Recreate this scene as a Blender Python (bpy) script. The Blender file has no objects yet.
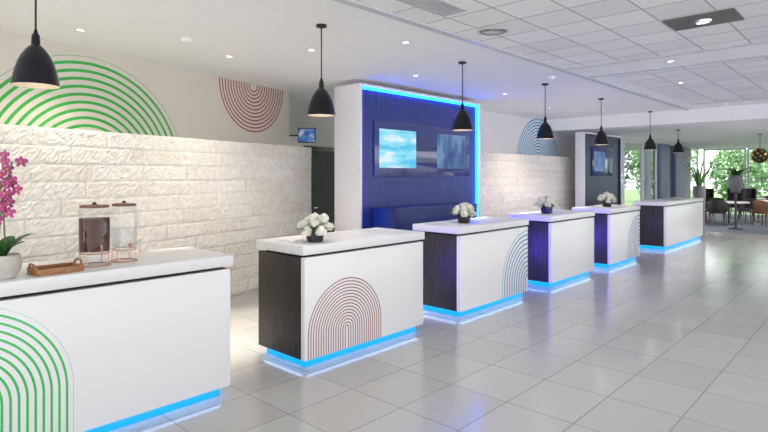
import bpy, bmesh, math, random
from mathutils import Vector, Matrix
random.seed(7)
S = bpy.context.scene
COL = S.collection
PI = math.pi
CEIL = 3.05
LOW = 2.78

# ------------------------------------------------------------------ materials
def new_mat(name):
    m = bpy.data.materials.new(name); m.use_nodes = True
    nt = m.node_tree
    return m, nt, nt.nodes['Principled BSDF']

def mat(name, col, rough=.5, metal=0, noise=0.0, nscale=20, bump=0.0, spec=.5, stretch=None, coat=0):
    m, nt, p = new_mat(name)
    p.inputs['Base Color'].default_value = (*col, 1)
    p.inputs['Roughness'].default_value = rough
    p.inputs['Metallic'].default_value = metal
    p.inputs['Specular IOR Level'].default_value = spec
    p.inputs['Coat Weight'].default_value = coat
    tc = nt.nodes.new('ShaderNodeTexCoord'); mp = nt.nodes.new('ShaderNodeMapping')
    nt.links.new(tc.outputs['Object'], mp.inputs['Vector'])
    if stretch: mp.inputs['Scale'].default_value = stretch
    nz = nt.nodes.new('ShaderNodeTexNoise'); nz.inputs['Scale'].default_value = nscale
    nz.inputs['Detail'].default_value = 4
    nt.links.new(mp.outputs[0], nz.inputs['Vector'])
    rp = nt.nodes.new('ShaderNodeValToRGB')
    a = [max(0, c*(1-noise)) for c in col]; b = [min(1, c*(1+noise)) for c in col]
    rp.color_ramp.elements[0].position = .3; rp.color_ramp.elements[1].position = .7
    rp.color_ramp.elements[0].color = (*a, 1); rp.color_ramp.elements[1].color = (*b, 1)
    nt.links.new(nz.outputs['Fac'], rp.inputs['Fac'])
    nt.links.new(rp.outputs['Color'], p.inputs['Base Color'])
    if bump:
        bp = nt.nodes.new('ShaderNodeBump'); bp.inputs['Strength'].default_value = bump
        bp.inputs['Distance'].default_value = .01
        nt.links.new(nz.outputs['Fac'], bp.inputs['Height']); nt.links.new(bp.outputs[0], p.inputs['Normal'])
    return m

def emit(name, col, st, base=None):
    m, nt, p = new_mat(name)
    p.inputs['Base Color'].default_value = (*(base or [min(1, c) for c in col]), 1)
    p.inputs['Emission Color'].default_value = (*col, 1)
    p.inputs['Emission Strength'].default_value = st
    return m

def mth(nt, op, a, b=None):
    n = nt.nodes.new('ShaderNodeMath'); n.operation = op
    for i, v in enumerate((a, b)):
        if v is None: continue
        if isinstance(v, (int, float)): n.inputs[i].default_value = v
        else: nt.links.new(v, n.inputs[i])
    return n.outputs[0]

def ring_mat(name, base, sets, rough=.4):
    """white surface with concentric arc line sets: (colour, cy, cz, r0, R, pitch, width, mode)"""
    m, nt, p = new_mat(name)
    p.inputs['Roughness'].default_value = rough
    tc = nt.nodes.new('ShaderNodeTexCoord'); sp = nt.nodes.new('ShaderNodeSeparateXYZ')
    nt.links.new(tc.outputs['Object'], sp.inputs[0])
    cur = None
    for (col, cy, cz, r0, R, pitch, width, mode) in sets:
        dy = mth(nt, 'SUBTRACT', sp.outputs['Y'], cy)
        dz = mth(nt, 'SUBTRACT', sp.outputs['Z'], cz)
        up = None
        if mode == 'legs': dz = mth(nt, 'MAXIMUM', dz, 0.0)
        elif mode == 'up': up = mth(nt, 'GREATER_THAN', dz, 0.0)
        elif mode == 'down': up = mth(nt, 'LESS_THAN', dz, 0.0)
        d = mth(nt, 'SQRT', mth(nt, 'ADD', mth(nt, 'MULTIPLY', dy, dy), mth(nt, 'MULTIPLY', dz, dz)))
        fr = mth(nt, 'FRACT', mth(nt, 'DIVIDE', mth(nt, 'SUBTRACT', d, r0), pitch))
        k = mth(nt, 'LESS_THAN', fr, width)
        k = mth(nt, 'MULTIPLY', k, mth(nt, 'LESS_THAN', d, R))
        k = mth(nt, 'MULTIPLY', k, mth(nt, 'GREATER_THAN', d, r0))
        if up is not None: k = mth(nt, 'MULTIPLY', k, up)
        mx = nt.nodes.new('ShaderNodeMix'); mx.data_type = 'RGBA'
        nt.links.new(k, mx.inputs['Factor'])
        if cur is None: mx.inputs['A'].default_value = (*base, 1)
        else: nt.links.new(cur, mx.inputs['A'])
        mx.inputs['B'].default_value = (*col, 1)
        cur = mx.outputs['Result']
    nt.links.new(cur, p.inputs['Base Color'])
    return m

def tile_mat(name, c1, c2, mortar, w, h, msize, rough, loc=(0, 0, 0), bump=0, noise=0):
    m, nt, p = new_mat(name)
    p.inputs['Roughness'].default_value = rough
    tc = nt.nodes.new('ShaderNodeTexCoord'); mp = nt.nodes.new('ShaderNodeMapping')
    mp.inputs['Location'].default_value = loc
    nt.links.new(tc.outputs['Object'], mp.inputs['Vector'])
    b = nt.nodes.new('ShaderNodeTexBrick'); b.offset = 0
    nt.links.new(mp.outputs[0], b.inputs['Vector'])
    b.inputs['Color1'].default_value = (*c1, 1); b.inputs['Color2'].default_value = (*c2, 1)
    b.inputs['Mortar'].default_value = (*mortar, 1); b.inputs['Scale'].default_value = 1
    b.inputs['Mortar Size'].default_value = msize; b.inputs['Mortar Smooth'].default_value = 0
    b.inputs['Brick Width'].default_value = w; b.inputs['Row Height'].default_value = h
    nt.links.new(b.outputs['Color'], p.inputs['Base Color'])
    return m

def glass_mat(name, tint=(1, 1, 1), gl=.08, edge=.2):
    m = bpy.data.materials.new(name); m.use_nodes = True; nt = m.node_tree
    nt.nodes.remove(nt.nodes['Principled BSDF'])
    o = nt.nodes['Material Output']
    t = nt.nodes.new('ShaderNodeBsdfTransparent'); t.inputs[0].default_value = (*tint, 1)
    g = nt.nodes.new('ShaderNodeBsdfGlossy'); g.inputs['Roughness'].default_value = .03
    lw = nt.nodes.new('ShaderNodeLayerWeight'); lw.inputs['Blend'].default_value = .25
    f = mth(nt, 'ADD', mth(nt, 'MULTIPLY', lw.outputs['Facing'], edge), gl)
    mx = nt.nodes.new('ShaderNodeMixShader')
    nt.links.new(f, mx.inputs[0]); nt.links.new(t.outputs[0], mx.inputs[1]); nt.links.new(g.outputs[0], mx.inputs[2])
    nt.links.new(mx.outputs[0], o.inputs[0])
    return m

def screen_mat(name, cols, scale, st, stretch=(1, 1, 1), interp='EASE'):
    m, nt, p = new_mat(name)
    p.inputs['Base Color'].default_value = (.01, .01, .01, 1); p.inputs['Roughness'].default_value = .3
    p.inputs['Specular IOR Level'].default_value = .15
    tc = nt.nodes.new('ShaderNodeTexCoord'); mp = nt.nodes.new('ShaderNodeMapping')
    mp.inputs['Scale'].default_value = stretch
    nt.links.new(tc.outputs['Object'], mp.inputs['Vector'])
    v = nt.nodes.new('ShaderNodeTexNoise'); v.inputs['Scale'].default_value = scale; v.inputs['Detail'].default_value = 3
    nt.links.new(mp.outputs[0], v.inputs['Vector'])
    rp = nt.nodes.new('ShaderNodeValToRGB'); rp.color_ramp.interpolation = interp
    e = rp.color_ramp.elements
    while len(e) < len(cols): e.new(.5)
    for i, c in enumerate(cols):
        e[i].position = .25 + .5*i/len(cols) if i else 0; e[i].color = (*c, 1)
    nt.links.new(v.outputs['Fac'], rp.inputs['Fac'])
    nt.links.new(rp.outputs['Color'], p.inputs['Emission Color']); p.inputs['Emission Strength'].default_value = st
    return m

WHITE = mat('white_laminate', (.735, .733, .75), .3, noise=.015)
PLASTER = mat('white_plaster', (.96, .96, .96), .8, noise=.01, nscale=6)
WALLGREY = mat('pale_paint', (.62, .61, .60), .8, noise=.03, nscale=4)
CASING = mat('casing_white', (.86, .85, .89), .45, noise=.02)
WENGE = mat('wenge_wood', (.028, .022, .023), .45, noise=.55, nscale=9, stretch=(6, 6, .5), bump=.1)
DARK = mat('dark_core', (.01, .01, .012), .6, noise=.2)
BLUELITWOOD = mat('blue_lit_slat_wood', (.018, .037, .21), .4, noise=.42, nscale=12, stretch=(4, 3, .06), bump=.05)  # dark wood, with the blue LED wash mixed into its colour
NAVY = mat('navy_laminate', (.014, .026, .13), .4, noise=.2, nscale=10, stretch=(1, 4, .3))
NAVYWOOD = mat('navy_slat_wood', (.018, .030, .10), .35, noise=.35, nscale=10, stretch=(4, 5, .15))
LED = emit('sky_blue_led', (0, .38, .90), 1.15, (0, .05, .12))
UNDERGLOW = emit('cool_white_fill', (.44, .62, 1), 6.5)  # fill glow added beneath the desks, not a visible LED
ENDGLOW = emit('violet_blue_fill', (.12, .09, 1), 12)  # fill glow for the added, unseen plates on desk ends
ENDGLOWSOFT = emit('soft_violet_fill', (.2, .18, 1), 4)
LEDBLUE = emit('blue_led', (.006, .12, 1.0), 14.0)
BLACKSHADE = mat('black_enamel', (.006, .006, .012), .18, noise=.1, spec=.4)
SHADEIN = mat('shade_inside', (.40, .35, .28), .5, noise=.03)
BLACK = mat('black_plastic', (.01, .01, .01), .4, noise=.1)
BULB = emit('warm_bulb', (1, .85, .6), .6)
LENS = emit('lamp_lens', (1, .96, .9), 7)
CHROME = mat('chrome', (.75, .75, .75), .2, 1, noise=.03)
COPPER = mat('copper_wire', (.60, .27, .16), .25, 1, noise=.05)
LIDCOPPER = mat('dark_copper_lid', (.20, .11, .08), .4, 1, noise=.1)
GLASS = glass_mat('clear_glass', (.95, .96, .97), .03, .22)
WGLASS = glass_mat('window_glass', (.92, .94, .95), .02)
REDJUICE = mat('dark_red_drink', (.055, .004, .004), .4, noise=.25, nscale=14, spec=.1)
PALEJUICE = glass_mat('pale_water', (.92, .93, .94), .02, .10)
CERAMIC = mat('beige_pot', (.50, .475, .44), .6, noise=.1, nscale=30, bump=.1)
TRAYWOOD = mat('woven_tray', (.34, .16, .07), .6, noise=.45, nscale=60, stretch=(1, 1, 3), bump=.4)
LEAF = mat('leaf_green', (.025, .10, .02), .4, noise=.35, nscale=12)
LEAFL = mat('leaf_light', (.12, .26, .05), .45, noise=.35, nscale=12)
STEM = mat('stem_green', (.12, .16, .05), .5, noise=.2)
PINK = mat('pink_petal', (.42, .06, .22), .5, noise=.4, nscale=40)
PINKC = mat('petal_centre', (.75, .45, .08), .5, noise=.2)
WPETAL = mat('white_petal', (.82, .81, .72), .5, noise=.08, nscale=40)
POTDARK = mat('dark_glazed_pot', (.012, .012, .02), .2, noise=.2)
POTBLUE = mat('blue_glazed_pot', (.012, .012, .12), .2, noise=.2)
GREYPOT = mat('grey_planter', (.20, .19, .215), .45, noise=.15)
PAPER = mat('paper', (.8, .8, .78), .7, noise=.02)
GRILLE = mat('vent_metal', (.6, .6, .61), .5, noise=.05)
DARKTILE = mat('dark_ceiling_tile', (.16, .15, .15), .8, noise=.1)
MULL = mat('white_frame', (.60, .61, .64), .4, noise=.03)
DMULL = mat('dark_frame', (.03, .035, .06), .4, noise=.1)
CHAIRDARK = mat('dark_leather', (.022, .016, .015), .4, noise=.2)
CHAIRTAN = mat('tan_leather', (.20, .09, .05), .45, noise=.2)
CHAIRGREY = mat('mauve_fabric', (.10, .07, .09), .8, noise=.2)
LEGWOOD = mat('leg_wood', (.10, .055, .03), .5, noise=.2)
TABLETOP = mat('pale_table_top', (.78, .74, .70), .35, noise=.05)
GOLD = mat('gold_disc', (.50, .33, .10), .3, 1, noise=.3)
GLOBEIN = mat('dark_globe', (.02, .015, .01), .5, noise=.2)
BARK = mat('bark', (.10, .07, .045), .9, noise=.3)
FOL = [mat('foliage_%d' % i, c, .6, noise=.4, nscale=2) for i, c in enumerate([(.14, .29, .10), (.19, .35, .14), (.10, .23, .07)])]
GRASS = mat('grass', (.20, .32, .13), .9, noise=.3, nscale=3)
CARPET = mat('blue_grey_carpet', (.16, .18, .215), .95, noise=.3, nscale=8)
FLOORT = tile_mat('floor_tiles', (.365, .364, .362), (.415, .414, .41), (.22, .22, .218), .5, .6, .004, .15, loc=(.05, .1, 0))
CEILT = tile_mat('ceiling_tiles', (.81, .815, .825), (.95, .95, .95), (.46, .46, .47), .45, .45, .008, .9, loc=(.2, .1, 0))
STONES = [mat('split_face_stone_%d' % i, c, .85, noise=.08, nscale=14, bump=.6) for i, c in enumerate([(.85, .81, .745), (.81, .765, .69), (.87, .835, .775)])]
SCREEN1 = screen_mat('aqua_picture', [(.04, .34, .66), (.10, .56, .84), (.28, .74, .93), (.74, .88, .95)], 2, 1.0, (1, .7, 3))
SCREEN2 = screen_mat('blue_picture', [(.03, .06, .27), (.05, .10, .35), (.09, .20, .46), (.20, .36, .60)], 2, .7, (1, 2, 1))
SCREEN3 = screen_mat('news_picture', [(.01, .03, .2), (.03, .12, .5), (.1, .3, .75), (.6, .7, .8)], 9, .5)
DISPGLASS = mat('smoked_glass', (.05, .065, .20), .05, noise=.05, spec=.7)

# ------------------------------------------------------------------ mesh helpers
def box(bm, x0, x1, y0, y1, z0, z1, bev=0, seg=2):
    r = bmesh.ops.create_cube(bm, size=1)
    vs = r['verts']
    for v in vs:
        v.co = Vector((x0 + (v.co.x+.5)*(x1-x0), y0 + (v.co.y+.5)*(y1-y0), z0 + (v.co.z+.5)*(z1-z0)))
    if bev:
        es = list({e for v in vs for e in v.link_edges})
        bmesh.ops.bevel(bm, geom=es, offset=bev, segments=seg, affect='EDGES', profile=.5)

def lathe(bm, prof, c=(0, 0, 0), n=32, cap=True):
    rings = []
    for r, z in prof:
        if r < 1e-5: rings.append([bm.verts.new((c[0], c[1], c[2]+z))])
        else: rings.append([bm.verts.new((c[0]+r*math.cos(2*PI*i/n), c[1]+r*math.sin(2*PI*i/n), c[2]+z)) for i in range(n)])
    for a, b in zip(rings, rings[1:]):
        for i in range(n):
            j = (i+1) % n
            if len(a) == 1 and len(b) == 1: continue
            if len(a) == 1: bm.faces.new((a[0], b[j], b[i]))
            elif len(b) == 1: bm.faces.new((a[i], a[j], b[0]))
            else: bm.faces.new((a[i], a[j], b[j], b[i]))

def tube(bm, pts, r, n=8, closed=False):
    pts = [Vector(p) for p in pts]
    rad = r if isinstance(r, (list, tuple)) else [r]*len(pts)
    rings = []; m = len(pts)
    for i, p in enumerate(pts):
        if closed: t = pts[(i+1) % m]-pts[i-1]
        else: t = pts[min(i+1, m-1)]-pts[max(i-1, 0)]
        t.normalize()
        up = Vector((0, 0, 1)) if abs(t.z) < .9 else Vector((1, 0, 0))
        a = t.cross(up).normalized(); b = t.cross(a).normalized()
        rings.append([bm.verts.new(p + rad[i]*(a*math.cos(2*PI*k/n)+b*math.sin(2*PI*k/n))) for k in range(n)])
    for i in range(m if closed else m-1):
        A = rings[i]; B = rings[(i+1) % m]
        for k in range(n):
            bm.faces.new((A[k], A[(k+1) % n], B[(k+1) % n], B[k]))
    if not closed:
        bm.faces.new(rings[0]); bm.faces.new(rings[-1][::-1])

def leaf(bm, base, az, length, width, rise, droop, n=6):
    base = Vector(base); d = Vector((math.cos(az), math.sin(az), 0)); s = Vector((-math.sin(az), math.cos(az), 0))
    rows = []
    for i in range(n+1):
        t = i/n
        c = base + d*(length*t*math.cos(rise*(1-t*.3))) + Vector((0, 0, length*(math.sin(rise)*t - droop*t*t)))
        w = width*math.sin(PI*min(.98, .08+.9*t))**.7*.5
        rows.append((bm.verts.new(c-s*w+Vector((0, 0, w*.35))), bm.verts.new(c), bm.verts.new(c+s*w+Vector((0, 0, w*.35)))))
    for a, b in zip(rows, rows[1:]):
        bm.faces.new((a[0], a[1], b[1], b[0])); bm.faces.new((a[1], a[2], b[2], b[1]))

def obj(name, bm, m, parent=None, smooth=True, ang=35):
    bmesh.ops.recalc_face_normals(bm, faces=bm.faces)
    me = bpy.data.meshes.new(name); bm.to_mesh(me); bm.free()
    for mm in (m if isinstance(m, list) else [m]): me.materials.append(mm)
    if smooth:
        for p in me.polygons: p.use_smooth = True
        me.set_sharp_from_angle(angle=math.radians(ang))
    o = bpy.data.objects.new(name, me); COL.objects.link(o)
    if parent: o.parent = parent
    return o

def B(): return bmesh.new()

def tag(o, label, cat, group=None):
    o['label'] = label; o['category'] = cat
    if group: o['group'] = group
    return o

def thing(name, label, cat, loc=(0, 0, 0), rz=0, group=None):
    o = bpy.data.objects.new(name, None); COL.objects.link(o); o.empty_display_size = .1
    o.location = loc; o.rotation_euler = (0, 0, rz)
    return tag(o, label, cat, group)

def struct(name, bm, m, parent=None, smooth=False):
    o = obj(name, bm, m, parent, smooth)
    if parent is None: o['kind'] = 'structure'
    return o

def simple(name, bm, m, label, cat, group=None, loc=None, smooth=True):
    o = obj(name, bm, m, None, smooth)
    if loc: o.location = loc
    return tag(o, label, cat, group)

# ------------------------------------------------------------------ room shell
bm = B(); box(bm, -10, 9, -5, 18, -.1, 0); struct('floor', bm, FLOORT)
bm = B(); box(bm, -10, 9, 18, 27.2, -.1, -.002); struct('floor', bm, CARPET)

# ceiling: plaster strip over the desks, tiled fields over the hall
bm = B()
def cq(x0, x1, y0, y1, mi, z=CEIL):
    f = bm.faces.new([bm.verts.new(p) for p in ((x0, y0, z), (x0, y1, z), (x1, y1, z), (x1, y0, z))]); f.material_index = mi
cq(-10, -3.2, -5, 13, 0); cq(-3.2, 7, -5, 6.9, 1); cq(-3.2, 7, 6.9, 7.7, 0); cq(-3.2, -2.9, 7.7, 12.0, 0)
cq(-2.9, 7, 7.7, 12.0, 1); cq(-3.2, 7, 12.0, 13, 0)
struct('ceiling', bm, [PLASTER, CEILT])
bm = B(); cq(-10, 9, 13, 27.2, 0, LOW); struct('ceiling', bm, [PLASTER])
bm = B(); box(bm, -10, 9, 12.9, 13.02, LOW-.02, CEIL+.05); struct('trim_1', bm, PLASTER)
bm = B(); box(bm, -3.24, -3.16, -5, 12.9, CEIL-.018, CEIL+.02); struct('trim_2', bm, MULL)
bm = B(); box(bm, -3.16, 7, 6.88, 6.94, CEIL-.014, CEIL+.02); box(bm, -3.16, 7, 7.66, 7.72, CEIL-.014, CEIL+.02)
box(bm, -2.9, 7, 11.98, 12.03, CEIL-.014, CEIL+.02); struct('trim_3', bm, MULL)

# stone walls
def stone_wall(name, L0, L1, H, back, loc, rz, nrow=12, seed=3):
    rnd = random.Random(seed)
    bm = B(); course = H/nrow
    for r in range(nrow):
        y = L0 - (.4 if r % 2 else .05) - rnd.random()*.1
        z0 = r*course + .0025; z1 = (r+1)*course - .0025
        while y < L1:
            w = rnd.choice((.62, .72, .82)); y0 = max(y, L0)+.002; y1 = min(y+w, L1)-.002; y += w
            if y1-y0 < .04: continue
            nx = max(3, int((y1-y0)/.021)); nz = 8; off = rnd.uniform(.0, .008); mi = rnd.choice((0, 0, 1, 2))
            g = []
            for j in range(nz+1):
                row = []
                for i in range(nx+1):
                    edge = i in (0, nx) or j in (0, nz)
                    dx = .010+off if edge else off + rnd.uniform(.011, .0215)
                    yy = y0+(y1-y0)*i/nx + (0 if i in (0, nx) else rnd.uniform(-.006, .006))
                    zz = z0+(z1-z0)*j/nz + (0 if j in (0, nz) else rnd.uniform(-.005, .005))
                    row.append(bm.verts.new((dx, yy, zz)))
                g.append(row)
            for j in range(nz):
                for i in range(nx):
                    bm.faces.new((g[j][i], g[j][i+1], g[j+1][i+1], g[j+1][i])).material_index = mi
            for seq in (g[0], g[-1], [q[0] for q in g], [q[-1] for q in g]):
                bk = [bm.verts.new((-.003, v.co.y, v.co.z)) for v in seq]
                for i in range(len(seq)-1): bm.faces.new((seq[i], seq[i+1], bk[i+1], bk[i])).material_index = mi
    box(bm, back, -.002, L0, L1, 0, H)
    o = struct(name, bm, STONES); o.location = loc; o.rotation_euler = (0, 0, rz)
    return o
A = (-5.85, 1.2, 0); RZ = math.radians(15)
stone_wall('wall_stone', -4.0, 4.76, 2.11, -.38, A, RZ)
WL = ring_mat('wall_left_paint', (.67, .63, .57), [((.05, .42, .08), 1.13, 1.63, .12, 1.33, .086, .40, 'full'),
                                                   ((.38, .10, .09), 3.81, 3.03, .08, .72, .056, .42, 'full')], .8)
bm = B(); box(bm, -1.1, -.4, -4.0, 4.70, 0, CEIL)
o = struct('wall_left', bm, WL); o.location = A; o.rotation_euler = (0, 0, RZ)
bm = B(); box(bm, -.95, -.8, 4.7, 8.5, 0, CEIL)
o = struct('wall_back', bm, WALLGREY); o.location = A; o.rotation_euler = (0, 0, RZ)
# dark door in the recess
bm = B(); box(bm, -.80, -.775, 5.72, 6.72, 0, 2.12); door = struct('door_1', bm, DARK); door.location = A; door.rotation_euler = (0, 0, RZ)
bm = B(); box(bm, -.80, -.75, 5.64, 5.73, 0, 2.20, .004); box(bm, -.80, -.75, 6.71, 6.80, 0, 2.20, .004); box(bm, -.80, -.75, 5.64, 6.80, 2.11, 2.20, .004)
obj('door_frame', bm, BLACK, door)
bm = B(); tube(bm, [(-.775, 5.86, 1.02), (-.72, 5.86, 1.02), (-.72, 5.98, 1.02)], .011); obj('door_handle', bm, CHROME, door)

# second stone wall between the two feature panels
stone_wall('wall_stone', 0, 5.9, 2.12, -.3, (-6.2, 8.2, 0), 0, seed=9)
WR = ring_mat('wall_rear_paint', (.80, .80, .79), [((.05, .36, .60), 12.65, 1.95, .10, 1.12, .075, .45, 'full')], .8)
bm = B(); box(bm, -7.0, -6.5, 8.0, 16.0, 0, CEIL); struct('wall_rear', bm, WR)

# far windows along the left side of the lounge and the end wall
def window(name, axis, a0, a1, fixed, z0, z1, m, nv=1, nh=1, t=.06):
    bm = B()
    def bar(u0, u1, w0, w1):
        if axis == 'y': box(bm, fixed-t/2, fixed+t/2, u0, u1, w0, w1, .004, 1)
        else: box(bm, u0, u1, fixed-t/2, fixed+t/2, w0, w1, .004, 1)
    f = .07
    bar(a0, a0+f, z0, z1); bar(a1-f, a1, z0, z1); bar(a0+f, a1-f, z0, z0+f); bar(a0+f, a1-f, z1-f, z1)
    for i in range(1, nv): u = a0+(a1-a0)*i/nv; bar(u-.03, u+.03, z0+f, z1-f)
    for i in range(1, nh): w = z0+(z1-z0)*i/nh; bar(a0+f, a1-f, w-.025, w+.025)
    o = struct(name, bm, m)
    bm = B()
    if axis == 'y': box(bm, fixed-.004, fixed+.004, a0+.05, a1-.05, z0+.05, z1-.05)
    else: box(bm, a0+.05, a1-.05, fixed-.004, fixed+.004, z0+.05, z1-.05)
    obj('window_pane', bm, WGLASS, o, False)
    return o
wi = 1
SIDE = ((16.05, 19.9, MULL, 2), (20.2, 21.3, MULL, 1), (22.4, 23.2, DMULL, 1), (25.3, 27.0, MULL, 1))
for (y0, y1, mm, nv) in SIDE:
    window('window_%d' % wi, 'y', y0, y1, -6.3, .05, LOW, mm, nv, 2); wi += 1
COLM = [mat('pale_grey_column', (.40, .41, .49), .5, noise=.1), mat('dusk_blue_partition', (.13, .14, .27), .45, noise=.15), mat('taupe_column', (.24, .20, .20), .5, noise=.1)]
for nm, y0, y1, m_ in (('wall_pier', 19.9, 20.2, COLM[0]), ('wall_partition', 21.3, 22.4, COLM[1]), ('wall_partition', 23.2, 24.6, COLM[1]), ('wall_pier', 24.6, 25.3, COLM[2])):
    bm = B(); box(bm, -6.42, -6.15, y0, y1, 0, LOW, .004, 1); struct(nm, bm, m_)
x = -6.1
while x < 6:
    window('window_%d' % wi, 'x', x, x+1.6, 27.1, .05, LOW, MULL, 1, 1 if wi % 2 else 2); wi += 1; x += 1.64

# ------------------------------------------------------------------ reception desks
XF = -3.62
def desk(y0, y1, front, label, end=WENGE, glow=None):
    L = (y1-y0)/2
    t = thing('reception_desk', label, 'desk', (XF-.305, (y0+y1)/2, 0), 0, 'row of reception desks')
    bm = B(); box(bm, -.395, .305, -L, L, .970, 1.05, .005); obj('worktop', bm, WHITE, t)
    bm = B(); box(bm, .250, .299, -L+.022, L-.022, .076, .948, .003); obj('front_panel', bm, front, t)
    for s in (-1, 1):
        bm = B(); ya, yb = sorted((s*(L-.022), s*(L-.062))); box(bm, -.38, .250, ya, yb, .076, .948, .003); obj('end_panel', bm, end, t)
    if glow:
        bm = B(); box(bm, -.33, .20, L-.022, L-.016, .25, .85); obj('end_fill_glow', bm, glow, t, False)  # added glowing plate, unseen, throws blue light on the next desk's end
    bm = B(); box(bm, -.34, .24, -L+.075, L-.075, .077, .970); obj('carcass', bm, DARK, t)
    bm = B(); box(bm, -.32, .242, -L+.075, L-.075, .001, .072, .002); obj('light_strip', bm, LED, t)
    bm = B(); box(bm, .244, .270, -L+.08, L-.08, .074, .077); box(bm, -.34, .22, -L+.046, -L+.072, .074, .077); box(bm, -.34, .22, L-.072, L-.046, .074, .077); obj('under_fill_glow', bm, UNDERGLOW, t, False)  # added hidden strips that strengthen the pale glow on the floor
    return t
WB = (.735, .733, .75)
F1 = ring_mat('front_green_arcs', WB, [((.04, .46, .10), .555-.46, .37, .04, .575, .041, .33, 'legs')], .3)
F2 = ring_mat('front_red_arcs', WB, [((.27, .095, .085), -.305, .265, .015, .47, .0285, .38, 'legs')], .3)
F3 = ring_mat('front_blue_arcs', WB, [((.03, .20, .42), .79, .24, .05, .66, .06, .34, 'legs')], .3)
F5 = ring_mat('front_grey_arcs', WB, [((.16, .20, .40), .72, .24, .05, .66, .07, .36, 'legs')], .3)
desk(-1.30, 2.22, F1, 'long white reception desk with green arcs, holding the orchid and drinks')
desk(2.88, 4.51, F2, 'white reception desk with red arcs and dark wood end', glow=ENDGLOWSOFT)
desk(5.14, 6.77, F3, 'white reception desk with thin blue arcs at its right end', glow=ENDGLOW)
desk(7.43, 9.02, WHITE, 'plain white reception desk, fourth along the row, dark end lit blue', glow=ENDGLOW)
desk(9.68, 11.25, F5, 'white reception desk with grey arcs, fifth along the row', glow=ENDGLOWSOFT)
desk(12.9, 16.1, WHITE, 'longest far white reception desk beside the lounge, under the last pendants')

# ------------------------------------------------------------------ feature panels
def feature(y0, y1, H, label, wood, led, xb=-.30):
    t = thing('feature_panel', label, 'feature wall', (-5.86, (y0+y1)/2, 0), 0)
    L = (y1-y0)/2
    bm = B(); box(bm, xb, .26, -L, -L+.035, 0, H, .003); box(bm, xb, .26, L-.035, L, 0, H, .003)
    box(bm, xb, .26, -L+.035, L-.035, H-.035, H, .003); box(bm, xb, xb+.04, -L+.035, L-.035, 0, H-.035)
    obj('casing', bm, CASING, t)
    bm = B()
    n = int((2*L-.13)/.06); w = (2*L-.13)/n
    box(bm, .17, .20, -L+.05, L-.08, .02, H-.08)
    for i in range(n):
        box(bm, .20, .203, -L+.05+i*w+.0006, -L+.05+(i+1)*w-.0006, .02, H-.08)
    obj('slatted_face', bm, wood, t, False)
    bm = B(); box(bm, .19, .225, -L+.036, -L+.050, .02, H-.04); box(bm, .19, .238, L-.072, L-.036, .02, H-.04); box(bm, .19, .238, -L+.050, L-.072, H-.072, H-.037)
    obj('light_strip' if led else 'inner_trim', bm, led or wood, t, False)
    return t
feature(5.5, 8.62, 2.98, 'tall blue lit feature wall with bright blue edges behind the desks', BLUELITWOOD, LEDBLUE)
feature(13.3, 15.85, 2.73, 'far dark blue feature wall beyond the second stone wall', NAVYWOOD, None, .02)

t = thing('display_panel', 'wide smoked glass display with two screens on the bright blue wall', 'display', (-5.655, 7.07, 1.63))
bm = B(); box(bm, 0, .022, -1.24, 1.24, 0, .84, .004); obj('glass_panel', bm, DISPGLASS, t)
bm = B(); box(bm, .022, .0225, -1.14, -.28, .13, .72); o = obj('screen', bm, SCREEN1, t, False); o['label'] = 'left screen with a pale aqua picture'
bm = B(); box(bm, .022, .0225, .28, 1.12, .13, .72); o = obj('screen', bm, SCREEN2, t, False); o['label'] = 'right screen with a deep blue picture'
t = thing('display_panel', 'small dark display on the far blue feature wall', 'display', (-5.655, 14.6, 1.63))
bm = B(); box(bm, 0, .03, -.75, .75, 0, .75, .004); obj('glass_panel', bm, DISPGLASS, t)
bm = B(); box(bm, .03, .0305, -.62, .1, .12, .63); obj('screen', bm, SCREEN2, t, False)

t = thing('back_counter', 'plain dark blue back counter under the two screen display', 'cabinet', (-5.40, 6.85, 0))
bm = B(); box(bm, -.235, .20, -1.05, 1.05, .06, 1.13, .001, 1); obj('body', bm, NAVY, t, False)
bm = B(); box(bm, -.235, .21, -1.05, 1.05, 1.13, 1.165, .001, 1); obj('worktop', bm, NAVY, t, False)
bm = B(); box(bm, -.2, .16, -1.0, 1.0, 0, .06); obj('plinth', bm, DARK, t)

# wall monitor in the recess
t = thing('monitor', 'small monitor with blue picture hanging at the end of the stone wall', 'monitor', (-7.20, 5.81, 2.19), math.radians(43))
bm = B(); box(bm, -.15, .15, -.02, .03, 0, .25, .006); obj('case', bm, BLACK, t)
bm = B(); box(bm, -.135, .135, -.0215, -.02, .018, .232); obj('screen', bm, SCREEN3, t, False)
bm = B(); tube(bm, [(0, .03, .125), (-.06, .05, .125), (-.295, .012, .125)], .012); obj('bracket', bm, BLACK, t)

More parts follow.
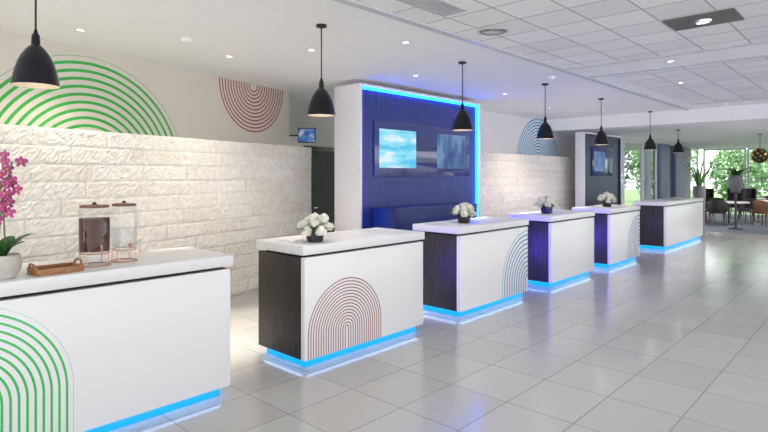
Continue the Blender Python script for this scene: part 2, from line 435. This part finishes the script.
# ------------------------------------------------------------------ pendant lamps
def pendant(loc, label):
    t = thing('pendant_lamp', label, 'pendant lamp', loc, 0, 'row of dome pendants over the desks')
    zb = 2.205-loc[2]
    bm = B(); lathe(bm, [(0, 0), (.05, 0), (.05, -.018), (.012, -.03), (0, -.03)], n=24); obj('ceiling_rose', bm, BLACK, t)
    bm = B(); tube(bm, [(0, 0, -.02), (0, 0, zb+.32)], .006, 8); obj('cord', bm, BLACK, t)
    bm = B(); lathe(bm, [(0, .35), (.008, .35), (.014, .325), (.022, .315), (.025, .27), (.025, .25), (0, .25)], (0, 0, zb), 24); obj('cap', bm, BLACKSHADE, t)
    out = [(.026, .255), (.036, .246), (.058, .222), (.082, .184), (.100, .142), (.113, .100), (.123, .055), (.131, .012), (.134, 0), (.128, 0)]
    bm = B(); lathe(bm, out, (0, 0, zb), 40); obj('shade', bm, BLACKSHADE, t)
    bm = B(); lathe(bm, [(.128, 0), (.124, .020), (.117, .055), (.107, .100), (.094, .142), (.076, .184), (.052, .22), (.02, .245), (0, .246)], (0, 0, zb), 40); obj('shade_lining', bm, SHADEIN, t)
    bm = B(); lathe(bm, [(0, .045), (.022, .052), (.033, .075), (.030, .1), (.018, .13), (.016, .2), (0, .2)], (0, 0, zb), 20); obj('bulb', bm, BULB, t)
    l = bpy.data.lights.new('pendant_light', 'POINT'); l.energy = .8; l.color = (1, .9, .75); l.shadow_soft_size = .03
    lo = bpy.data.objects.new('pendant_light', l); COL.objects.link(lo); lo.location = (loc[0], loc[1], 2.205+.02)
for y, z, lb in ((1.0, CEIL, 'largest black dome pendant lamp, nearest, in front of the green wall arcs'),
              (3.32, CEIL, 'black dome pendant lamp over the desk with red arcs'),
              (5.6, CEIL, 'black dome pendant lamp in front of the bright blue wall edge'),
              (7.8, CEIL, 'black dome pendant lamp in front of the blue wall arcs'),
              (10.0, CEIL, 'black dome pendant lamp over the fifth desk, before the far blue wall'),
              (12.75, CEIL, 'small far dome pendant, second from the end of the row'),
              (14.9, LOW, 'smallest dome pendant at the far end of the row')):
    pendant((-3.9, y, z), lb)

# ------------------------------------------------------------------ ceiling fittings
NEUT = (1, .975, .94)
def downlight(x, y, z, label, power=45, fixture=True, size=115, col=NEUT):
    if fixture:
        t = thing('downlight', label, 'ceiling light', (x, y, z), 0, 'recessed downlights')
        bm = B(); lathe(bm, [(.040, .002), (.050, -.001), (.048, -.006), (.038, -.008), (.034, -.002), (.034, .002)], n=28); obj('trim_ring', bm, CHROME, t)
        bm = B(); lathe(bm, [(0, -.003), (.035, -.003), (.035, -.0005), (0, -.0005)], n=24); obj('lens', bm, LENS, t)
    l = bpy.data.lights.new('downlight_or_fill_spot', 'SPOT'); l.energy = power; l.spot_size = math.radians(size); l.spot_blend = .8; l.shadow_soft_size = .05  # for the staff aisle this is an added fill lamp without fixture
    l.color = col
    lo = bpy.data.objects.new('downlight_or_fill_spot', l); COL.objects.link(lo); lo.location = (x, y, z-.02)
WARM = (1, .86, .68)
for a in ((-5.72, 1.84, 'small recessed downlight just above the green wall arcs', 72, WARM),
          (-5.72, 3.45, 'small recessed downlight just left of the second pendant, near red wall arcs', 72, WARM),
          (-4.75, 3.9, 'small recessed downlight between the second pendant and the blue wall', 70, WARM),
          (-3.75, 4.35, 'small recessed downlight right of the second pendant, near the tiled ceiling', 45, NEUT),
          (-4.9, 5.9, 'small recessed downlight above the top edge of the bright blue wall', 20, NEUT),
          (-4.9, 8.3, 'small recessed downlight above the right corner of the bright blue wall', 45, NEUT),
          (-5.2, 10.6, 'small recessed downlight above the blue wall arcs', 140, WARM),
          (-4.6, 11.9, 'small recessed downlight above the far blue wall', 65, NEUT)):
    downlight(a[0], a[1], CEIL, a[2], a[3], col=a[4])
# added narrow beams behind the desks, no fixtures, bouncing light up to the ceiling
for y in (-.6, .8, 2.2, 3.4, 4.6, 6.4, 8.0, 9.6, 11.2):
    downlight(-4.9 if y < 5 else -4.75, y, CEIL-.01, '', 520 if y < 5 else 420, False, 44, (1, .91, .78))
downlight(-7.3, 6.5, CEIL-.01, '', 25, False)
# dark square ceiling tiles with a spotlight
t = thing('spotlight_panel', 'dark grey ceiling panel with a bright round spotlight', 'ceiling light', (-1.25, 5.55, CEIL))
bm = B(); box(bm, -.28, .28, -.22, .22, -.012, 0, .003); obj('panel', bm, DARKTILE, t)
bm = B(); lathe(bm, [(.055, -.012), (.075, -.014), (.072, -.026), (.055, -.03), (.05, -.014)], n=28); obj('trim_ring', bm, CHROME, t)
bm = B(); lathe(bm, [(0, -.02), (.05, -.02), (.05, -.013), (0, -.013)], n=24); obj('lens', bm, LENS, t)
for x, y in ((-1.25, 5.5),): downlight(x, y, CEIL-.03, '', 80, False)
for x, y, lb in ((-1.3, 10.2, 'small downlight in the farther tiled ceiling field, right side'), (-2.35, 9.1, 'small downlight in the farther tiled ceiling field, nearer the desks'),
                 (-2.0, 7.3, 'small downlight in the plain band between the two tiled ceiling fields'), (-2.4, 12.4, 'small downlight in the plain ceiling just before the bulkhead')):
    downlight(x, y, CEIL, lb, 65)
for x, y in ((-1.8, 1.2), (.8, 1.5), (-2.2, 3.2), (.5, 4.5), (.8, 8.5), (-4.6, -1.2)): downlight(x, y, CEIL-.01, '', 60, False)
for x, y in ((-1.5, 14.5), (-2.2, 17), (-3.8, 20), (-2.5, 23), (-4.5, 24.5), (-5, 18)): downlight(x, y, LOW-.01, '', 150, False)
# round air diffuser
t = thing('air_diffuser', 'round slatted air diffuser in the white ceiling tiles', 'vent', (-2.82, 4.56, CEIL))
bm = B(); lathe(bm, [(.12, -.004), (.155, -.004), (.15, -.016), (.125, -.02)], n=32); obj('rim', bm, GRILLE, t)
for r in (.10, .075, .05, .025):
    bm = B(); lathe(bm, [(r-.014, -.006), (r, -.016), (r+.002, -.014), (r-.01, -.004)], n=28); obj('slat', bm, GRILLE, t)
bm = B(); lathe(bm, [(0, -.003), (.125, -.003), (.125, -.0005), (0, -.0005)], n=28); obj('backing', bm, DARK, t)
t = thing('air_grille', 'long rectangular air grille in the nearest ceiling tiles', 'vent', (-2.75, 3.35, CEIL))
bm = B(); box(bm, -.12, .12, -.5, -.47, -.012, 0); box(bm, -.12, .12, .47, .5, -.012, 0); box(bm, -.12, -.10, -.47, .47, -.012, 0); box(bm, .10, .12, -.47, .47, -.012, 0); obj('frame', bm, GRILLE, t)
for k in range(5):
    bm = B(); xx = -.08+k*.04; box(bm, xx-.015, xx+.015, -.47, .47, -.010, -.004); obj('slat', bm, GRILLE, t)
bm = B(); box(bm, -.1, .1, -.47, .47, -.003, -.0005); obj('backing', bm, DARKTILE, t)
for x, y, lb in ((-3.55, 7.3, 'small white smoke detector on the ceiling right of the bright blue wall'), (-5.3, 2.7, 'small white smoke detector on the ceiling by the green arcs')):
    bm = B(); lathe(bm, [(0, 0), (.05, 0), (.05, -.02), (.035, -.035), (0, -.04)], n=24)
    simple('smoke_detector', bm, PLASTER, lb, 'smoke detector', None, (x, y, CEIL))

# ------------------------------------------------------------------ things on the desks
TOP = 1.05
# orchid
t = thing('potted_orchid', 'pink orchid in a beige round pot on the nearest desk', 'plant', (-3.76, .80, TOP))
bm = B(); lathe(bm, [(0, 0), (.055, 0), (.075, .02), (.090, .06), (.092, .10), (.084, .135), (.078, .14), (.074, .13), (.07, .115), (0, .115)], n=36); obj('pot', bm, CERAMIC, t)
bm = B(); lathe(bm, [(0, .128), (.03, .127), (.072, .117)], n=20); obj('soil', bm, BARK, t)
for k, (az, ln) in enumerate(((.5, .19), (1.6, .23), (2.6, .20), (3.7, .19), (4.7, .18), (5.6, .22), (1.1, .16))):
    bm = B(); leaf(bm, (0, 0, .12), az, ln, .075, 1.15, .35); obj('leaf', bm, LEAF, t)
def flower5(bm, c, s, facing, rnd):
    f = Vector(facing).normalized(); u = f.cross(Vector((0, 0, 1))).normalized(); v = u.cross(f)
    c = Vector(c)
    for k in range(5):
        a = 2*PI*k/5+PI/2+rnd.uniform(-.1, .1); d = u*math.cos(a)+v*math.sin(a); p = u*-math.sin(a)+v*math.cos(a)
        w = s*(.62 if k in (1, 4) else .42)
        pts = [c, c+d*s*.35+p*w*.6+f*s*.1, c+d*s*.8+p*w*.6+f*s*.02, c+d*s*1.0-f*s*.08, c+d*s*.8-p*w*.6+f*s*.02, c+d*s*.35-p*w*.6+f*s*.1]
        bm.faces.new([bm.verts.new(q) for q in pts])
rnd = random.Random(5)
for (ox, oy, hgt, lean) in ((.0, .01, .63, (.02, -.06)), (-.02, -.02, .56, (.0, .07))):
    pts = [(ox+lean[0]*(i/10)**2, oy+lean[1]*(i/10)**2, .12+hgt*i/10) for i in range(11)]
    bm = B(); tube(bm, pts, .0045, 6); st = obj('stem', bm, STEM, t)
    for i in range(11):
        zz = .12+hgt*(.40+.60*i/10); q = (zz-.12)/hgt
        c = (ox+lean[0]*q*q+rnd.uniform(-.045, .045), oy+lean[1]*q*q+rnd.uniform(-.055, .055), zz+rnd.uniform(-.015, .015))
        fc = (.75+rnd.uniform(-.4, .4), -.6+rnd.uniform(-.6, .6), rnd.uniform(-.2, .4))
        bm = B(); flower5(bm, c, .036, fc, rnd); fl = obj('blossom', bm, PINK, t, False)
        bm = B(); bmesh.ops.create_icosphere(bm, subdivisions=1, radius=.006, matrix=Matrix.Translation(Vector(c)+Vector(fc).normalized()*.007)); obj('blossom_centre', bm, PINKC, fl)

# tray
t = thing('serving_tray', 'brown woven serving tray between the orchid and the drinks', 'tray', (-3.77, 1.075, TOP), math.radians(4))
bm = B(); box(bm, -.09, .09, -.13, .13, 0, .010, .003); obj('base', bm, TRAYWOOD, t)
bm = B(); box(bm, -.09, -.078, -.13, .13, .01, .040, .003); box(bm, .078, .09, -.13, .13, .01, .040, .003); box(bm, -.078, .078, -.13, -.118, .01, .040, .003); box(bm, -.078, .078, .118, .13, .01, .040, .003); obj('rim', bm, TRAYWOOD, t)
for s in (-1, 1):
    bm = B(); tube(bm, [(-.055, s*.124, .036), (-.045, s*.130, .056), (-.02, s*.133, .066), (.02, s*.133, .066), (.045, s*.130, .056), (.055, s*.124, .036)], .007); obj('handle', bm, TRAYWOOD, t)
# drinks dispensers
def dispenser(loc, label, liquid, fill, R=.072):
    t = thing('drink_dispenser', label, 'drink dispenser', loc, 0)
    zb = .09
    bm = B()
    tube(bm, [(R*.95*math.cos(2*PI*i/24), R*.95*math.sin(2*PI*i/24), zb-.005) for i in range(24)], .0035, 6, True)
    tube(bm, [(R*1.0*math.cos(2*PI*i/24), R*1.0*math.sin(2*PI*i/24), .004) for i in range(24)], .0035, 6, True)
    for k in range(4):
        a = PI/4+k*PI/2; tube(bm, [(R*1.0*math.cos(a), R*1.0*math.sin(a), .004), (R*.95*math.cos(a), R*.95*math.sin(a), zb)], .003, 6)
    obj('stand', bm, COPPER, t)
    bm = B(); lathe(bm, [(R-.006, 0), (R, .008), (R, .265), (R-.004, .282), (R-.012, .292)], (0, 0, zb), 36)
    lathe(bm, [(0, 0), (R-.006, 0)], (0, 0, zb), 36); obj('jar', bm, GLASS, t)
    bm = B(); lathe(bm, [(0, .006), (R-.006, .008), (R-.004, fill), (0, fill)], (0, 0, zb), 36); obj('drink', bm, liquid, t)
    bm = B(); lathe(bm, [(0, .294), (R-.008, .294), (R-.006, .298), (R-.008, .310), (.02, .314), (.010, .318), (.014, .328), (0, .332)], (0, 0, zb), 32); obj('lid', bm, LIDCOPPER, t)
    bm = B(); tube(bm, [(R-.004, 0, zb+.03), (R+.035, 0, zb+.03), (R+.042, 0, zb+.012)], .008, 8); tube(bm, [(R+.028, 0, zb+.03), (R+.028, 0, zb+.055)], .005, 6); obj('tap', bm, COPPER, t)
    return t
dispenser((-3.88, 1.335, TOP), 'glass drink dispenser of dark red juice with copper tap', REDJUICE, .225, .096)
dispenser((-3.93, 1.545, TOP), 'clear glass drink dispenser on a copper wire stand', PALEJUICE, .14, .084)

# flower pots
def bouquet(loc, label, m, seed, sc=1.0):
    rnd = random.Random(seed)
    t = thing('flower_pot', label, 'flower pot', loc, rnd.random()*3, 'white flower pots on the desks')
    t.scale = (sc, sc, sc)
    bm = B(); lathe(bm, [(0, 0), (.058, 0), (.066, .006), (.074, .05), (.076, .088), (.070, .092), (.066, .085), (.06, .07), (0, .07)], n=28); obj('pot', bm, m, t)
    for k in range(9):
        bm = B(); leaf(bm, (.03*math.cos(k), .03*math.sin(k), .08), k*.7+rnd.random()*.3, .17, .055, .5, .35); obj('leaf', bm, LEAF, t)
    spots = [(0, 0, .195)] + [(.075*math.cos(k*2*PI/5), .075*math.sin(k*2*PI/5), .165+rnd.uniform(-.02, .025)) for k in range(5)] + [(.108*math.cos(k*2*PI/6+.4), .108*math.sin(k*2*PI/6+.4), .115+rnd.uniform(-.025, .02)) for k in range(6)]
    for c in spots:
        bm = B(); c = Vector(c)
        for q in range(20):
            zz = 1-1.6*(q+.5)/20; a = q*2.4; rr = math.sqrt(max(0, 1-zz*zz)); d = Vector((rr*math.cos(a), rr*math.sin(a), zz))
            flower5(bm, c+d*rnd.uniform(.022, .040), .026, d+Vector((rnd.uniform(-.6, .6), rnd.uniform(-.6, .6), rnd.uniform(-.3, .31))), rnd)
        obj('blossom', bm, WPETAL, t, False)
    return t
bouquet((-3.80, 3.16, TOP), 'white flowers in a black pot on the desk with red arcs', POTDARK, 1, 1.1)
bouquet((-3.92, 5.66, TOP), 'white flowers in a black pot on the desk with blue arcs', POTDARK, 2, 1.1)
bouquet((-3.95, 7.95, TOP), 'white flowers in a blue pot on the fourth desk', POTBLUE, 3, 1.2)
bouquet((-3.95, 10.4, TOP), 'white flowers in a dark pot on the fifth desk', POTDARK, 4, 1.2)
for x, y, rz, lb in ((-4.06, 3.08, .3, 'loose white paper sheets beside the flowers on the red arc desk'), (-4.08, 5.45, -.2, 'loose white paper sheets beside the flowers on the blue arc desk')):
    bm = B()
    for k in range(3):
        box(bm, -.1+k*.006, .1+k*.006, -.07-k*.004, .07-k*.004, k*.0025, k*.0025+.002)
    simple('paper_stack', bm, PAPER, lb, 'papers', None, (x, y, TOP), False).rotation_euler = (0, 0, rz)

# ------------------------------------------------------------------ lounge
def chair(name, label, loc, rz, m, high=False, group='lounge chairs'):
    t = thing(name, label, 'chair', loc, rz, group)
    hb = 1.15 if high else .84
    bm = B(); box(bm, -.24, .24, -.24, .22, .40, .48, .03); obj('seat', bm, m, t)
    bm = B()
    n = 12; rows = []
    for zz, rad, ext in ((.44, .27, 1.0), (.62, .29, 1.0), (hb-.08, .31, .95), (hb, .30, .8)):
        row = []
        for i in range(n+1):
            a = PI*(-.12 + 1.24*i/n) if not high else PI*(.0+1.0*i/n)
            drop = 0 if high else (abs(i-n/2)/(n/2))**2*.20*(1 if zz > .6 else 0)
            row.append((rad*math.cos(a), .02+rad*.9*math.sin(a), zz-drop))
        rows.append(row)
    for inn in (0, 1):
        g = [[bm.verts.new((x*(1-.14*inn), y-.03*inn*(1 if y > 0 else 0), z)) for x, y, z in r] for r in rows]
        for A_, B_ in zip(g, g[1:]):
            for i in range(n): bm.faces.new((A_[i], A_[i+1], B_[i+1], B_[i]))
        if inn == 0: g0 = g
        else:
            for i in range(n):
                bm.faces.new((g0[-1][i], g0[-1][i+1], g[-1][i+1], g[-1][i])); bm.faces.new((g0[0][i], g0[0][i+1], g[0][i+1], g[0][i]))
            for k in range(3):
                for e in (0, n): bm.faces.new((g0[k][e], g0[k+1][e], g[k+1][e], g[k][e]))
    obj('backrest', bm, m, t)
    for sx in (-1, 1):
        for sy in (-1, 1):
            bm = B(); tube(bm, [(sx*.19, sy*.18, .41), (sx*.23, sy*.22, 0)], [.02, .012], 8); obj('leg', bm, LEGWOOD, t)
    return t
def table(loc, label, r=.42):
    t = thing('lounge_table', label, 'table', loc, 0)
    bm = B(); lathe(bm, [(0, .705), (r-.01, .705), (r, .712), (r, .742), (r-.008, .75), (0, .75)], n=40); obj('tabletop', bm, TABLETOP, t)
    bm = B(); lathe(bm, [(.03, .03), (.03, .705)], n=16); obj('column', bm, DMULL, t)
    bm = B(); lathe(bm, [(0, 0), (.24, 0), (.24, .012), (.04, .03), (0, .03)], n=28); obj('base', bm, DMULL, t)
table((-4.05, 21.4, 0), 'wide white round lounge table left of the tan chair, near the dark chairs', .6)
table((-3.15, 23.1, 0), 'white round lounge table behind the tan chair at right')
table((-4.0, 25.4, 0), 'white round lounge table farthest back, by the windows')
chair('lounge_chair', 'dark brown tub chair at the left side of the near lounge table', (-4.85, 21.0, 0), 1.9, CHAIRDARK)
chair('lounge_chair', 'dark brown tub chair on the near side of the lounge table', (-4.2, 20.45, 0), PI+.2, CHAIRDARK)
chair('lounge_chair', 'tan leather tub chair at the right edge of the lounge', (-3.05, 21.3, 0), PI-.5, CHAIRTAN)
chair('lounge_chair', 'mauve tub chair between the two front lounge tables', (-3.65, 22.35, 0), -.4, CHAIRGREY)
chair('lounge_chair', 'tan tub chair behind the right lounge table', (-3.1, 23.9, 0), 0, CHAIRTAN)
chair('lounge_chair', 'dark brown tub chair behind the near white lounge table', (-4.55, 22.25, 0), .4, CHAIRDARK)
chair('wing_chair', 'dark high backed chair at the left behind the dark tub chairs', (-5.1, 23.0, 0), .6, CHAIRDARK, True)
chair('wing_chair', 'dark high backed chair beside the farthest lounge table', (-4.4, 24.5, 0), PI, CHAIRDARK, True)
chair('wing_chair', 'dark high backed chair between the tan chair and the windows', (-3.9, 23.6, 0), .2, CHAIRDARK, True)
chair('lounge_chair', 'mauve tub chair by the windows behind the farthest table', (-3.6, 26.1, 0), -.2, CHAIRGREY)

# planters
t = thing('tall_planter', 'tall grey planter with upright sword leaves behind the last desk', 'plant', (-3.95, 17.1, 0))
bm = B(); lathe(bm, [(0, 0), (.12, 0), (.125, .01), (.165, 1.32), (.16, 1.34), (.145, 1.34), (.14, 1.28), (0, 1.28)], n=32); obj('planter', bm, GREYPOT, t)
for k in range(16):
    bm = B(); leaf(bm, (.05*math.cos(k*2.4), .05*math.sin(k*2.4), 1.28), k*2.4, rnd.uniform(.55, .85), .05, rnd.uniform(1.33, 1.54), .06); obj('leaf', bm, LEAFL if k % 3 else LEAF, t)
t = thing('urn_planter', 'grey urn of broad leaves on a slim dark stand in the lounge', 'plant', (-3.52, 19.55, 0))
bm = B(); lathe(bm, [(0, 0), (.2, 0), (.2, .02), (.03, .05), (.03, 1.09), (.14, 1.11), (.14, 1.12), (0, 1.12)], n=28); obj('stand', bm, DMULL, t)
bm = B(); lathe(bm, [(0, 1.12), (.10, 1.12), (.13, 1.16), (.20, 1.36), (.21, 1.48), (.17, 1.60), (.19, 1.64), (.16, 1.64), (.15, 1.58), (0, 1.58)], n=32); obj('urn', bm, GREYPOT, t)
for k in range(20):
    bm = B(); leaf(bm, (.05*math.cos(k*2.4), .05*math.sin(k*2.4), 1.58), k*2.4, rnd.uniform(.3, .52), .10, rnd.uniform(.7, 1.35), .28); obj('leaf', bm, LEAF if k % 3 else LEAFL, t)
# globe pendant
t = thing('globe_pendant', 'dark globe pendant covered in gold discs in the lounge', 'pendant lamp', (-2.67, 18.0, LOW))
bm = B(); tube(bm, [(0, 0, 0), (0, 0, -.40)], .006); lathe(bm, [(0, 0), (.05, 0), (.05, -.02), (0, -.025)], n=16); obj('cord', bm, BLACK, t)
bm = B(); bmesh.ops.create_uvsphere(bm, u_segments=20, v_segments=12, radius=.195, matrix=Matrix.Translation((0, 0, -.61))); obj('inner_globe', bm, GLOBEIN, t)
bm = B()
for q in range(48):
    zz = 1-2*(q+.5)/48; a = q*2.39996; rr = math.sqrt(1-zz*zz); d = Vector((rr*math.cos(a), rr*math.sin(a), zz))
    M = Matrix.Translation(Vector((0, 0, -.61))+d*.215) @ d.to_track_quat('Z', 'Y').to_matrix().to_4x4() @ Matrix.Rotation(.35, 4, 'X')
    bmesh.ops.create_cone(bm, cap_ends=True, segments=12, radius1=.036, radius2=.036, depth=.004, matrix=M)
o = obj('disc_shell', bm, GOLD, t); o['label'] = 'shell of gold discs'

# ------------------------------------------------------------------ outside
bm = B(); box(bm, -45, -6.6, 12, 27.3, -.3, -.12); box(bm, -45, 35, 27.3, 70, -.3, -.12); struct('ground', bm, GRASS)
def tree(loc, h, r, m, label, seed):
    rd = random.Random(seed)
    t = thing('tree', label, 'tree', loc, 0, 'trees outside the lounge windows')
    bm = B(); tube(bm, [(0, 0, 0), (.06, .03, h*.3), (0, .08, h*.75)], [.16, .12, .05], 10); obj('trunk', bm, BARK, t)
    bm = B()
    for _ in range(1500):
        while True:
            d = Vector((rd.uniform(-1, 1), rd.uniform(-1, 1), rd.uniform(-1, 1)))
            if .25 < d.length < 1: break
        c = Vector((d.x*r, d.y*r, h*.56+d.z*h*.48)); s = rd.uniform(.09, .17)
        u = Vector((rd.uniform(-1, 1), rd.uniform(-1, 1), rd.uniform(-1, 1))).normalized(); v = u.orthogonal().normalized()
        bm.faces.new([bm.verts.new(c+a) for a in (u*s, v*s*.6, -u*s, -v*s*.6)])
    obj('crown', bm, m, t, False)
k = 0
for (x, y, h, r, lb) in ((-8.9, 30.5, 4.2, 1.4, 'leafy tree outside the left end of the far windows'), (-5.6, 32.2, 3.4, 1.4, 'small tree outside behind the tall planter'),
                         (-2.2, 33.5, 4.0, 1.5, 'bright tree outside behind the urn plant'), (1.6, 32.5, 3.8, 1.5, 'tree outside at the right edge of the windows'),
                         (-10.6, 37.0, 5, 2.0, 'taller tree at the back left of the garden'), (-4.2, 39.5, 4.6, 2.2, 'broad tree at the back of the garden'),
                         (-9.9, 24.6, 3.8, 1.5, 'leafy tree outside the side window right of the far blue wall')):
    tree((x, y, -.12), h, r, FOL[k % 3], lb, k+20); k += 1

# ------------------------------------------------------------------ light, world, camera
w = bpy.data.worlds.new('world'); S.world = w; w.use_nodes = True
bg = w.node_tree.nodes['Background']; bg.inputs[0].default_value = (.99, .992, 1, 1); bg.inputs[1].default_value = 3.2
sun = bpy.data.lights.new('sun', 'SUN'); sun.energy = 3.0; sun.angle = .02; sun.color = (1, .97, .9)
so = bpy.data.objects.new('sun', sun); COL.objects.link(so); so.rotation_euler = (math.radians(28), math.radians(12), 0)
cam = bpy.data.cameras.new('camera'); co = bpy.data.objects.new('camera', cam); COL.objects.link(co)
co.location = (0, 0, 1.65); co.rotation_euler = (PI/2, 0, math.radians(43.04))
cam.sensor_width = 36; cam.lens = 545/768*36; cam.shift_y = -41/768; cam.clip_end = 300
S.camera = co
S.view_settings.view_transform = 'Standard'
